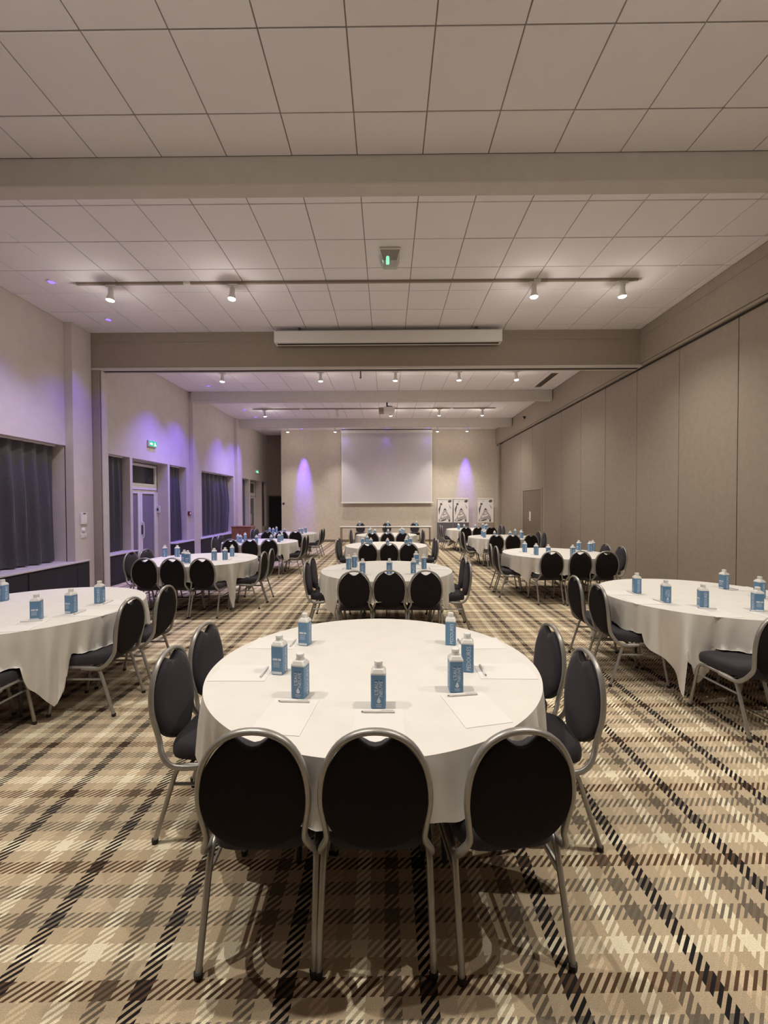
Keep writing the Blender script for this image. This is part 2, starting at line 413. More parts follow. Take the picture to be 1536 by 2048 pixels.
def curtain(a, c, x, lb, folds, amp=.035, flare=.0, zb=ZS+.015, bunch=0):
    """pleated cloth hanging from a rail; pleats tight at the heading, deeper and wandering below"""
    t = tag(empty('curtain', (x, (a+c)/2, zb)), lb, 'curtain', 'slate curtains in the window niches')
    hl = (c-a)/2; H = ZT-.03-zb; nx, nz = folds*10, 14
    bm = BM(); grid = []
    ph = [random.uniform(-.9, .9) for _ in range(folds+2)]; am = [random.uniform(.55, 1.25) for _ in range(folds+2)]
    for j in range(nz+1):
        v = j/nz; z = H*(1-v); row = []
        for i in range(nx+1):
            u = i/nx; k = u*folds; k0 = int(min(k, folds)); fr = k-k0
            p = ph[k0]*(1-fr)+ph[k0+1]*fr; a_ = am[k0]*(1-fr)+am[k0+1]*fr
            s = math.sin(2*PI*k+p*v*1.6)
            pinch = math.sin(2*PI*k*2)*.010*max(0, 1-v*7)
            off = amp*a_*(.35+.65*min(1, v*2.5))*s+pinch
            yy = -hl+2*hl*u+.02*math.cos(2*PI*k+p)*v
            if flare and u > .5: yy += flare*(u-.5)*2*(v**2-.35)
            if bunch: yy -= bunch*math.sin(PI*v)**2*(u**3)
            row.append(bm.verts.new((off, yy, z)))
        grid.append(row)
    for r0, r1 in zip(grid, grid[1:]):
        for i in range(nx): bm.faces.new((r0[i], r0[i+1], r1[i+1], r1[i]))
    bmesh.ops.solidify(bm, geom=bm.faces[:], thickness=.004)
    obj('drape', bm, M['curtain'], t, smooth=True, auto=60)
    obj('rail', boxm(-.012, .012, -hl+.01, hl+(.05 if flare else 0), H+.005, H+.028), M['white'], t)
curtain(4.36, 7.10, -5.80, 'wide slate curtain over the front window niche', 12, .07, .05)
curtain(8.16, 8.93, -5.78, 'narrow slate curtain between partition post and glazed door', 4, .065)
curtain(10.68, 11.36, -5.78, 'narrow slate curtain between glazed door and red fire alarm', 4, .06)
curtain(12.54, 14.8, -5.78, 'loosely hung slate curtain past the fire alarm pilaster', 7, .075, 0, bunch=-.15)
curtain(16.03, 16.7, -5.8, 'slim slate curtain beside the far glazed door', 3, .035)
curtain(18.55, 19.1, -5.75, 'dark slate curtain nearest the passage doorway', 3, .05)

def glazed_door(i, a, c, lb):
    t = tag(empty('door_%d' % i, (NB, (a+c)/2, 0)), lb, 'door', kind='structure')
    hl = (c-a)/2; x0, x1 = .005, .075
    b = BM()
    box(b, x0, x1, -hl+.004, -hl+.05, 0, ZT-.003); box(b, x0, x1, hl-.05, hl-.004, 0, ZT-.003)
    box(b, x0, x1, -hl+.05, hl-.05, ZT-.06, ZT-.003); box(b, x0, x1+.02, -hl+.05, hl-.05, 2.0, 2.09)
    obj('frame', b, M['white'], t)
    tr = BM(); z0, z1 = 2.09, ZT-.06
    for q in ((-hl+.05, -hl+.11, z0, z1), (hl-.11, hl-.05, z0, z1), (-hl+.11, hl-.11, z0, z0+.055), (-hl+.11, hl-.11, z1-.055, z1)):
        box(tr, x0+.02, x1+.012, *q, .004)
    w = obj('transom', tr, M['white'], t)
    obj('pane', boxm(.03, .04, -hl+.11, hl-.11, z0+.055, z1-.055), M['glassdark'], w)
    obj('opener_rod', tube(BM(), [(.1, hl-.06, z1-.01), (.1, hl-.06, 1.95)], .008, 6), M['steel'], t)
    obj('opener_arm', tube(BM(), [(.1, -hl+.45, z1+.015), (.1, hl-.06, z1+.015)], .011, 6), M['steel'], t)
    for s in (-1, 1):
        lf = BM(); y0, y1 = (-hl+.052, -.003) if s < 0 else (.003, hl-.052)
        for q in ((y0, y0+.085, .01, 1.995), (y1-.085, y1, .01, 1.995), (y0+.085, y1-.085, 1.90, 1.995), (y0+.085, y1-.085, .01, .2)):
            box(lf, x0+.012, x1-.005, *q, .004)
        l = obj('leaf', lf, M['white'], t)
        obj('panel', boxm(.03, .045, y0+.085, y1-.085, .2, 1.90), M['frosted'], l)
        if s > 0:
            obj('handle', tube(BM(), smoothpath([(.07, y0+.045, 1.22), (.115, y0+.045, 1.19), (.115, y0+.06, 1.02), (.115, y0+.045, .85), (.07, y0+.045, .82)]), .012, 6), M['white'], l)
            obj('lock_plate', boxm(x1-.005, x1+.005, y0+.02, y0+.07, .92, 1.14), M['steel'], l)
glazed_door(1, 9.09, 10.56, 'white glazed double door with dark transom between narrow curtains')
glazed_door(4, 16.92, 18.42, 'white glazed door with transom near the passage end')

# ------------------------------------------------------------------ small wall and ceiling fittings
def exit_sign(y, z, lb):
    t = tag(empty('exit_sign', (XL+.001, y, z-.07)), lb, 'exit sign')
    obj('housing', boxm(0, .05, -.17, .17, 0, .15, .008), M['whitep'], t)
    f = obj('sign_face', boxm(.05, .056, -.155, .155, .012, .138), M['green'], t)
    b = BM()
    prism(b, [(.02, .03), (.05, .03), (.07, .06), (.10, .03), (.13, .03), (.09, .075), (.08, .105), (.05, .105), (.05, .09), (.065, .085), (.055, .065)], .0562, .058, 'x')
    prism(b, [(-.13, .05), (-.13, .085), (-.07, .085), (-.07, .105), (-.02, .068), (-.07, .03), (-.07, .05)], .0562, .058, 'x')
    obj('pictogram', b, M['ledwhite'], f)
exit_sign(9.82, 3.08, 'green lit exit sign above the glazed door between narrow curtains')
exit_sign(17.7, 3.04, 'green lit exit sign above the far glazed door')
t = tag(empty('fire_alarm', (XL+.001, 11.63, 1.33)), 'dark red manual fire alarm box on the pale wall', 'fire alarm')
obj('body', boxm(0, .05, -.055, .055, 0, .11, .006), M['red'], t)
obj('button', boxm(.05, .056, -.03, .03, .025, .085, .004), M['whitep'], t)
t = tag(empty('wall_display', (XL+.151, 7.38, 1.28)), 'small white framed control panel on the front pilaster', 'control panel')
obj('frame', boxm(0, .025, -.075, .075, 0, .21, .006), M['whitep'], t)
obj('card', boxm(.025, .028, -.058, .058, .03, .19), M['paper'], t)
obj('clip', boxm(.025, .034, -.03, .03, .185, .205), M['steel'], t)
t = tag(empty('thermostat', (XL+.151, 7.38, 1.17)), 'round white sensor below the white control panel', 'sensor')
b = BM(); 
vs = lathe(b, [(.045, 0), (.045, .012), (.03, .025), (.001, .026)], 14); bmesh.ops.rotate(b, verts=b.verts, matrix=Matrix.Rotation(PI/2, 3, 'Y'))
obj('dome', b, M['whitep'], t, smooth=True); obj('base_plate', boxm(0, .006, -.055, .055, -.055, .055, .003), M['whitep'], t)
t = tag(empty('light_switch', (XL+.151, 7.38, 1.03)), 'white twin light switch on pilaster below the sensor', 'switch')
obj('plate', boxm(0, .01, -.075, .075, 0, .09, .004), M['whitep'], t)
for s in (-.035, .035): obj('rocker', boxm(.01, .018, s-.025, s+.025, .02, .07, .004), M['whitep'], t)
t = tag(empty('key_box', (-5.9, 10.555, 1.42)), 'small grey call point on reveal beside the glazed door', 'call point')
obj('body', boxm(-.05, .05, -.035, 0, 0, .19, .005), M['whitep'], t); obj('knob', boxm(-.02, .02, -.05, -.035, .06, .12, .004), M['steel'], t)
t = tag(empty('wall_socket', (-4.5, YB, 1.62)), 'small dark switch on the edge of the beige end wall', 'switch')
obj('plate', boxm(-.045, .045, -.012, 0, 0, .09, .004), M['steel'], t); obj('rocker', boxm(-.02, .02, -.018, -.012, .025, .065, .003), M['rubber'], t)
# emergency luminaire on the ceiling
t = tag(empty('emergency_light', (.045, 5.32, ZC)), 'clear emergency light with green lamp on the ceiling tiles', 'emergency light')
obj('base', boxm(-.135, .135, -.15, .15, -.03, -.001, .01), M['whitep'], t)
b = BM()
za, zb_ = -.03, -.14
ring = lambda w, d, z: [b.verts.new(p) for p in ((-w, -d, z), (w, -d, z), (w, d, z), (-w, d, z))]
A, B_ = ring(.125, .14, za), ring(.085, .10, zb_)
for k in range(4): b.faces.new((A[k], A[(k+1) % 4], B_[(k+1) % 4], B_[k]))
b.faces.new(B_); b.faces.new(A[::-1])
obj('clear_cover', b, M['clear'], t)
obj('lamp', boxm(-.05, -.01, -.045, .035, -.10, -.05, .01), M['greenled'], t)
for s in (-1, 1): obj('reflector', tube(BM(), [(s*.125, -.14, -.04), (s*.09, -.105, -.135)], .006, 6), M['white'], t)
# ceiling vent
t = tag(empty('ceiling_vent', (4.12, 10.75, ZC)), 'narrow dark slot air vent in the ceiling near panelled wall', 'vent')
obj('slot', boxm(-.075, .075, -.58, .58, -.004, -.001), M['black'], t)
b = BM()
for q in ((-.085, -.07, -.59, .59), (.07, .085, -.59, .59), (-.07, .07, -.59, -.575), (-.07, .07, .575, .59)): box(b, *q, -.01, -.001)
obj('frame', b, M['taupe'], t)
for k in range(2): obj('blade', boxm(-.03+.05*k, -.022+.05*k, -.575, .575, -.008, -.002), M['taupe'], t)
# hanging rod under the header
t = tag(empty('hanging_rod', (-.49, 7.70, 3.99)), 'thin dark rod hanging under the partition header', 'rod')
obj('shaft', tube(BM(), [(0, 0, 0), (0, 0, .145)], .012, 8), M['steel'], t); obj('tip', tube(BM(), [(0, 0, -.02), (0, 0, 0)], .018, 8), M['steel'], t)
# motorised screen housing in front of header
t = tag(empty('screen_case', (.02, 7.5, 4.53)), 'long white retracted projector screen case in front of header', 'screen case')
b = BM(); prism(b, [(-.085, .0), (.085, 0), (.09, .02), (.09, .19), (.07, .215), (-.07, .215), (-.09, .19), (-.09, .02)], -2.03, 2.03, 'x')
obj('case', b, M['whitep'], t)
obj('slot', boxm(-2.0, 2.0, -.03, .03, -.004, .001), M['dark'], t)
obj('lower_bar', boxm(-1.99, 1.99, -.095, -.086, .03, .05, .003), M['white'], t)
for s in (-1, 1):
    obj('end_cap', boxm(s*2.03-.012, s*2.03+.012, -.092, .092, -.003, .218, .004), M['whitep'], t)
    obj('bracket', boxm(s*1.6-.02, s*1.6+.02, -.02, .02, .21, ZC-4.53), M['steel'], t)
# deployed screen at the end wall
t = tag(empty('projection_screen', (-.02, 17.62, 1.66)), 'large lowered projection screen hanging on the end wall', 'projection screen')
obj('sheet', boxm(-1.92, 1.91, -.004, .004, .05, 3.02), M['screen'], t)
for s in (-1, 1): obj('border', boxm(s*1.915-.02, s*1.915+.02, -.006, .006, .05, 3.02), M['whitep'], t)
obj('bottom_bar', boxm(-1.97, 2.0, -.03, .03, 0, .055, .008), M['white'], t)
obj('case', boxm(-1.95, 1.95, -.08, .1, 3.0, 3.13, .01), M['whitep'], t)
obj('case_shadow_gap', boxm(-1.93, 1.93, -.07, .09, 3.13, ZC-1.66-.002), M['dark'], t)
# ceiling projector
t = tag(empty('projector', (0, 12.6, 4.41)), 'white ceiling projector on a dark bracket before the screen', 'projector')
obj('body', boxm(-.10, .23, -.20, .2, 0, .15, .02, 2), M['whitep'], t)
obj('vent_grille', boxm(-.25, -.10, -.18, .18, .0, .13, .012), M['taupe'], t)
b = cyl(BM(), (0, 0), .055, .055, 0, .05, 14); bmesh.ops.rotate(b, verts=b.verts, matrix=Matrix.Rotation(-PI/2, 3, 'X')); bmesh.ops.translate(b, verts=b.verts, vec=(.05, .2, .07))
obj('lens', b, M['rubber'], t)
b = BM(); tube(b, [(0, 0, .15), (0, 0, ZC-4.41-.012)], .022, 8); tube(b, [(0, 0, .2), (.15, 0, .2), (.2, 0, .12)], .014, 6); tube(b, [(0, .05, .23), (.18, .05, .19)], .012, 6)
obj('bracket', b, M['rubber'], t)
obj('ceiling_plate', boxm(-.14, .14, -.1, .1, ZC-4.41-.012, ZC-4.41-.001), M['whitep'], t)

# ------------------------------------------------------------------ lamps
def add_light(name, typ, loc, energy, color, parent=None, size=None, blend=1.0, rad=.03, rot=None):
    ld = bpy.data.lights.new(name, typ); ld.energy = energy; ld.color = color; ld.shadow_soft_size = rad
    if typ == 'SPOT': ld.spot_size = size; ld.spot_blend = blend
    o = bpy.data.objects.new(name, ld); COL.objects.link(o); o.location = loc
    if rot: o.rotation_euler = rot
    if parent: o.parent = parent
    return o
def rail(y, x0, x1, lb):
    t = tag(empty('lighting_track', ((x0+x1)/2, y, ZC)), lb, 'track', 'ceiling lighting tracks')
    hl = (x1-x0)/2
    obj('rail', boxm(-hl, hl, -.018, .018, -.034, -.001, .003), M['taupe'], t)
    for s in (-1, 1): obj('end_cap', boxm(s*hl-.02, s*hl+.02, -.02, .02, -.036, -.001, .003), M['whitep'], t)
    for k in (-.3, .32): obj('joiner', boxm(k*2*hl-.05, k*2*hl+.05, -.021, .021, -.037, -.001, .003), M['white'], t)
spot_proto = {}
def spotlight(x, y, tilt, lit, lb, grp='track spotlights', w=1.0, cone=125):
    t = tag(empty('spotlight', (x, y, ZC-.034)), lb, 'spotlight', grp)
    if 'a' not in spot_proto:
        spot_proto['a'] = fin(boxm(-.075, .075, -.02, .02, -.03, -.001, .006), 'adapter', M['whitep'])
        b = tube(BM(), [(0, 0, -.03), (0, 0, -.06)], .02, 8); tube(b, [(-.035, 0, -.06), (.035, 0, -.06)], .016, 8)
        spot_proto['n'] = fin(b, 'neck', M['whitep'], True, 40)
        spot_proto['h'] = fin(lathe(BM(), [(.028, 0), (.034, -.01), (.036, -.09), (.052, -.13), (.056, -.16), (.052, -.16), (.040, -.135)], 14), 'head', M['whitep'], True, 40)
        for k, mm in (('b1', M['bulb']), ('b0', M['bulboff'])):
            spot_proto[k] = fin(lathe(BM(), [(.030, -.136), (.050, -.15), (.046, -.168), (.02, -.176)], 14), 'bulb', mm, True, 50)
    mobj('adapter', spot_proto['a'], t); mobj('neck', spot_proto['n'], t)
    h = mobj('head', spot_proto['h'], t, (0, 0, -.058)); h.rotation_euler = tilt
    mobj('bulb', spot_proto['b1' if lit else 'b0'], h)
    if lit:
        add_light('lamp_beam', 'SPOT', (0, 0, -.19), SPOT_W*w, WARM, h, math.radians(cone), 1.0, .022)
        add_light('lamp_spill', 'POINT', (0, 0, -.20), BULB_W*w, WARM, h, rad=.035)
TR = [('track over the table nearest the entrance end', 1.7, [-2.4, -1.0, 1.78, 3.3]),
      ('lighting track crossing ceiling behind the green emergency light', 5.94, [-3.966, -2.212, 2.103, 3.36]),
      ('lighting track just past the partition header', 9.87, [-3.937, -1.587, .205, 1.718, 3.073]),
      ('lighting track beside the ceiling projector', 13.74, [-4.087, -1.666, .116, 1.744, 3.171]),
      ('lighting track next to the projection screen wall', 16.75, [-4.046, -2.115, 2.043, 3.248])]
ords = ['first', 'second', 'third', 'fourth', 'fifth']
for ti, (lb, y, xs) in enumerate(TR):
    rail(y, -4.48, 3.6, lb)
    where = ['on the track nearest the entrance end', 'on track behind the emergency light', 'on track just past the header', 'on track beside the projector', 'on track by the screen wall'][ti]
    for k, x in enumerate(xs):
        lit = not (ti == 3 and k == 1)
        rt = .03 if ti == 4 else .07
        spotlight(x, y, (random.uniform(-rt, rt)+(0, 0, 0, .30, .10)[ti], random.uniform(-rt, rt), 0), lit,
                  '%s white spotlight, %s from curtained wall %s' % ('lit' if lit else 'unlit', ords[k], where),
                  w=[1.05, 1.0, .8, 1.05, .9][ti], cone=[125, 125, 125, 130, 74][ti])
t = tag(empty('wall_spotlight', (XB-.001, 13.9, 4.5)), 'small round lamp on the bulkhead above the brown door', 'wall lamp')
obj('base', boxm(-.02, 0, -.04, .04, 0, .09, .004), M['whitep'], t)
b = lathe(BM(), [(.02, 0), (.05, .03), (.055, .09), (.03, .10)], 12); bmesh.ops.rotate(b, verts=b.verts, matrix=Matrix.Rotation(-PI/2-.5, 3, 'Y')); bmesh.ops.translate(b, verts=b.verts, vec=(-.02, 0, .045))
obj('head', b, M['steel'], t, smooth=True)
b = lathe(BM(), [(.03, .09), (.028, .105), (.01, .11)], 10); bmesh.ops.rotate(b, verts=b.verts, matrix=Matrix.Rotation(-PI/2-.5, 3, 'Y')); bmesh.ops.translate(b, verts=b.verts, vec=(-.02, 0, .045))
obj('bulb', b, M['bulboff'], t, smooth=True)

ring_me = fin(lathe(BM(), [(.045, -.001), (.062, -.001), (.06, -.012), (.047, -.012), (.044, -.006)], 18), 'ring', M['whitep'], True, 40)
led_me = fin(lathe(BM(), [(.0445, -.001), (.043, -.009), (.02, -.011)], 18), 'led_lens', M['blueled'], True, 40)
def blue(x, y, aim, lb, w=1.0, size=60, blend=.9):
    t = tag(empty('blue_downlight', (x, y, ZC)), lb, 'downlight', 'blue downlights in the ceiling')
    mobj('ring', ring_me, t); mobj('led_lens', led_me, t)
    v = Vector(aim)-Vector((x, y, ZC))
    add_light('lamp_beam', 'SPOT', (0, 0, -.03), BLUE_W*w, BLUE, t, math.radians(size), blend, .02, v.to_track_quat('-Z', 'Y').to_euler())
for y, w, lb in ((3.2, .3, 'blue downlight above the front window, nearer entrance end'), (5.9, .6, 'blue downlight in ceiling above the wide front curtain'),
              (7.1, .7, 'blue downlight in ceiling beside the front pilaster'),
              (9.86, 1.7, 'blue downlight in ceiling above the glazed door'), (11.06, 1.9, 'blue downlight in ceiling above the red fire alarm'),
              (13.83, 1.7, 'blue downlight in ceiling above the loosely hung curtain'), (15.0, 1.9, 'blue downlight in ceiling behind the lectern')):
    blue(-4.79, y, (-5.05, y-.2, 0), lb, w*1.0, 84, 1.0)
for x, w, lb in ((-3.6, 8.5, 'blue downlight washing the end wall by the passage'), (-1.81, .04, 'blue downlight over screen, on the passage side'),
              (-.04, .04, 'blue downlight over the middle of the screen'), (1.73, .04, 'blue downlight over screen, on the posters side'),
              (3.38, 4.5, 'blue downlight washing the end wall above posters')):
    blue(x, 17.35, (x, 17.78, 2.6), lb, w, 22 if w > 1 else 70, 1.0)

# ------------------------------------------------------------------ chairs
def chair_proto():
    t = empty('banquet_chair')
    S = M['silver']
    # looped back tube, both ends curving under the seat
    half = [(.200, -.03, .372), (.200, -.11, .366), (.200, -.175, .372), (.197, -.217, .402), (.182, -.243, .440), (.168, -.258, .48), (.174, -.270, .54),
            (.1845, -.282, .615), (.181, -.288, .69), (.162, -.291, .760), (.122, -.292, .820), (.064, -.293, .855), (0, -.293, .865)]
    path = smoothpath(half+[(-x, y, z) for x, y, z in half[-2::-1]], 3)
    obj('back_frame', tube(BM(), path, .0105, 8, ry=.0145), S, t, smooth=True, auto=60)
    # upholstered oval, with a hand slot under the top of the loop
    def prof(z):                      # backward lean of the frame plane
        zs = [p[2] for p in half[3:]]; ys = [p[1] for p in half[3:]]
        for i in range(len(zs)-1):
            if zs[i] <= z <= zs[i+1]: return ys[i]+(ys[i+1]-ys[i])*(z-zs[i])/(zs[i+1]-zs[i])
        return ys[0] if z < zs[0] else ys[-1]
    zc, n = .628, 56
    def outline(s):
        pts = []
        for k in range(n):
            a = 2*PI*k/n; cx, sz = math.cos(a), math.sin(a)
            rx = .181; rz = .229 if sz > 0 else .205
            x, z = rx*cx*s, zc+rz*sz*s
            if z > .80 and abs(x) < .06: z = min(z, .809+11*x*x)   # hand slot
            pts.append((x, z))
        return pts
    def pad(ylist, m, name):
        bm = BM(); rings = []
        for s, dy in ylist: rings.append([bm.verts.new((x, prof(z)+dy, z)) for x, z in outline(s)])
        for a, c in zip(rings, rings[1:]):
            for k in range(n): bm.faces.new((a[k], a[(k+1) % n], c[(k+1) % n], c[k]))
        for rg, dy in ((rings[0], ylist[0][1]), (rings[-1], ylist[-1][1])):
            cv = bm.verts.new((0, prof(zc)+dy, zc))
            for k in range(n): bm.faces.new((cv, rg[k], rg[(k+1) % n]))
        return obj(name, bm, m, t, smooth=True, auto=50)
    pad([(.7, .038), (.90, .034), (.975, .024), (1, .010), (1, .002)], M['fabric'], 'backrest')
    pad([(1, .001), (1, -.006), (.96, -.012), (.7, -.013)], M['backcloth'], 'back_panel')
    # seat cushion
    bm = BM()
    def so(s, z):
        pts = []
        for k in range(32):
            a = 2*PI*k/32; c, s_ = math.cos(a), math.sin(a)
            e = .42; x = abs(c)**e*(1 if c > 0 else -1); y = abs(s_)**e*(1 if s_ > 0 else -1)
            w = .195+.008*y
            pts.append(bm.verts.new((x*w*s, -.005+y*.215*s, z+(.006 if y < 0 else 0)-.004*max(0, y)**2)))
        return pts
    rs = [so(.90, .386), so(.985, .392), so(1, .41), so(1, .435), so(.965, .454), so(.88, .463), so(.5, .467)]
    for a, c in zip(rs, rs[1:]):
        for k in range(32): bm.faces.new((a[k], a[(k+1) % 32], c[(k+1) % 32], c[k]))
    bm.faces.new(rs[0][::-1]); bm.faces.new(rs[-1])
    obj('seat', bm, M['fabric'], t, smooth=True, auto=50)
    cap = fin(cyl(BM(), (0, 0), .014, .016, 0, .022, 8), 'foot_cap', M['rubber'])
    for s in (-1, 1):
        x = .192*s
        rear = smoothpath([(x, .01, .375), (x, -.10, .375), (x, -.15, .362), (x*1.01, -.172, .325)], 3)+[Vector((x*1.03, -.268, .012))]
        front = smoothpath([(x, .01, .375), (x, .10, .375), (x, .15, .362), (x*1.01, .17, .325)], 3)+[Vector((x*1.05, .228, .012))]
        for pth, fx, fy in ((rear, x*1.03, -.268), (front, x*1.05, .228)):
            l = obj('leg', tube(BM(), pth, .0125, 8, ry=.0115), S, t, smooth=True, auto=60)
            mobj('foot_cap', cap, l, (fx, fy, 0))
        obj('stretcher', tube(BM(), [(x*1.01, -.183, .285), (x*1.01, .178, .285)], .008, 6), S, t, smooth=True)
    b = BM()
    for y in (-.10, .10): tube(b, [(-.192, y, .375), (.192, y, .375)], .009, 6)
    obj('cross_bar', b, M['steel'], t)
    return t
chair0 = chair_proto(); chair_used = [False]
SEATB = []                                    # seat footprints, for the cloths to lie on
def place_chair(x, y, rz, lb, grp):
    if chair_used[0]: c = copy_tree(chair0)
    else: c = chair0; chair_used[0] = True
    c.location = (x, y, 0); c.rotation_euler = (0, 0, rz)
    SEATB.append((x, y, rz))
    return tag(c, lb, 'chair', grp)

# ------------------------------------------------------------------ cartons, pads, pens
def text_mesh(s, size, name, m, align='CENTER'):
    cu = bpy.data.curves.new('txt', 'FONT'); cu.body = s; cu.size = size; cu.align_x = align; cu.align_y = 'CENTER'
    cu.resolution_u = 2
    o = bpy.data.objects.new('txt', cu); COL.objects.link(o)
    bpy.context.view_layer.update()
    me = bpy.data.meshes.new_from_object(o.evaluated_get(bpy.context.evaluated_depsgraph_get()))
    bpy.data.objects.remove(o); bpy.data.curves.remove(cu)
    return me
BH, BWd = .152, .0325
def face_text(bm, s, size, face, u, v, rot=True, bold=1.0, out=.0006):
    """lettering on carton face (0 front -y, 1 right +x, 2 back, 3 left); reads upward when rot"""
    me = text_mesh(s, size, 't', None)
    T = Matrix.Diagonal((bold, 1, 1, 1))
    if rot: T = Matrix.Rotation(PI/2, 4, 'Z') @ T
    T = Matrix.Translation((u, v, 0)) @ T
    T = Matrix.Rotation(PI/2, 4, 'X') @ T                     # into xz plane, facing -y
    T = Matrix.Rotation(face*PI/2, 4, 'Z') @ Matrix.Translation((0, -BWd-out, 0)) @ T
    me.transform(T); bm.from_mesh(me); bpy.data.meshes.remove(me)
def drop(bm, face, u, v, r, out=.0006):
    pts = [(u, v+2.3*r)]+[(u+r*math.cos(a), v+r*math.sin(a)) for a in [math.radians(35-25*k*.98) for k in range(11)]]
    vs = [bm.verts.new(Matrix.Rotation(face*PI/2, 3, 'Z') @ Vector((x, -BWd-out, z))) for x, z in pts]
    bm.faces.new(vs)
def carton_proto():
    t = empty('water_carton')
    b = boxm(-BWd, BWd, -BWd, BWd, .0, BH, .004, 1); obj('body', b, M['cblue'], t)
    bm = BM()
    def ring(w, c, z):                         # chamfered square
        return [bm.verts.new((x, y, z)) for x, y in ((w-c, -w), (w, -w+c), (w, w-c), (w-c, w), (-w+c, w), (-w, w-c), (-w, -w+c), (-w+c, -w))]
    rs = [ring(BWd+.0003, .004, BH-.004), ring(BWd+.0003, .004, BH+.003), ring(.0255, .007, BH+.017), ring(.019, .008, BH+.020), ring(.016, .0065, BH+.027)]
    for a, c in zip(rs, rs[1:]):
        for k in range(8): bm.faces.new((a[k], a[(k+1) % 8], c[(k+1) % 8], c[k]))
    bm.faces.new(rs[0][::-1]); bm.faces.new(rs[-1])
    obj('shoulder', bm, M['cwhite'], t)
    obj('cap', lathe(BM(), [(.0185, BH+.024), (.0185, BH+.031), (.0172, BH+.032), (.0172, BH+.034), (.0188, BH+.035), (.0188, BH+.045), (.0172, BH+.048)], 16), M['cwhite'], t, smooth=True, auto=30)
    bm = BM()
    face_text(bm, "L'EAU", .022, 0, -.007, .090, True, 1.05)
    face_text(bm, "NEUVE", .022, 0, .012, .088, True, 1.02)
    def bar(bm, x0, x1, z0, z1):                # print too small to read: plain bars on the front
        bm.faces.new([bm.verts.new((x, -BWd-.0006, z)) for x, z in ((x0, z0), (x1, z0), (x1, z1), (x0, z1))])
    bar(bm, -.010, .016, .0175, .0205); bar(bm, -.008, .014, .0095, .0120)
    drop(bm, 0, .003, .034, .0085)
    for f in (1, 3):
        face_text(bm, "PEDOURES", .031, f, .008, .074, True, .86)
    for q in ((-.022, .004, .076, .087), (.008, .024, .076, .087)):
        vs = [bm.verts.new((x, BWd+.0006, z)) for x, z in ((-q[0], q[2]), (-q[1], q[2]), (-q[1], q[3]), (-q[0], q[3]))]; bm.faces.new(vs)
    for k in range(4):
        z = .066-.008*k
        vs = [bm.verts.new((x, BWd+.0006, zz)) for x, zz in ((.02, z), (-.016, z), (-.016, z+.0022), (.02, z+.0022))]; bm.faces.new(vs)
    vs = [bm.verts.new((x, BWd+.0006, zz)) for x, zz in ((.028, .004), (-.028, .004), (-.028, .018), (.028, .018))]; bm.faces.new(vs)
    tag(obj('lettering', bm, M['print'], t), kind='stuff')
    bm = BM()
    bar(bm, -.014, -.001, .1235, .1265); bar(bm, .006, .019, .1235, .1265)
    tag(obj('tint_mark', bm, M['printdark'], t), kind='stuff')
    return t
carton0 = carton_proto(); carton_used = [False]
def place_carton(x, y, z, rz, lb):
    if carton_used[0]: c = copy_tree(carton0)
    else: c = carton0; carton_used[0] = True
    c.location = (x, y, z); c.rotation_euler = (0, 0, rz)
    return tag(c, lb, 'water carton', 'blue and white water cartons on the tables')
paper_me = fin(boxm(-.103, .103, -.146, .146, 0, .0016), 'sheet', M['paper'])
pen_parts = {}
def place_paper(x, y, z, rz, lb):
    return tag(mobj('note_pad', paper_me, None, (x, y, z), rz), lb, 'note pad', 'white note pads on the tables')
def place_pen(x, y, z, rz, lb):
    if 'b' not in pen_parts:
        pen_parts['b'] = fin(tube(BM(), [(-.068, 0, .005), (-.06, 0, .005), (.045, 0, .005), (.066, 0, .005)], .0058, 8), 'barrel', M['pen'], True, 50)
        b = boxm(.01, .06, -.002, .002, .0102, .0122); pen_parts['c'] = fin(b, 'clip', M['pen'])
        pen_parts['t'] = fin(tube(BM(), [(-.076, 0, .005), (-.068, 0, .005)], .0025, 6), 'tip', M['pengrey'])
    t = tag(empty('pen', (x, y, z), rz), lb, 'pen', 'white ballpoint pens on the note pads')
    mobj('barrel', pen_parts['b'], t); mobj('clip', pen_parts['c'], t); mobj('tip', pen_parts['t'], t)

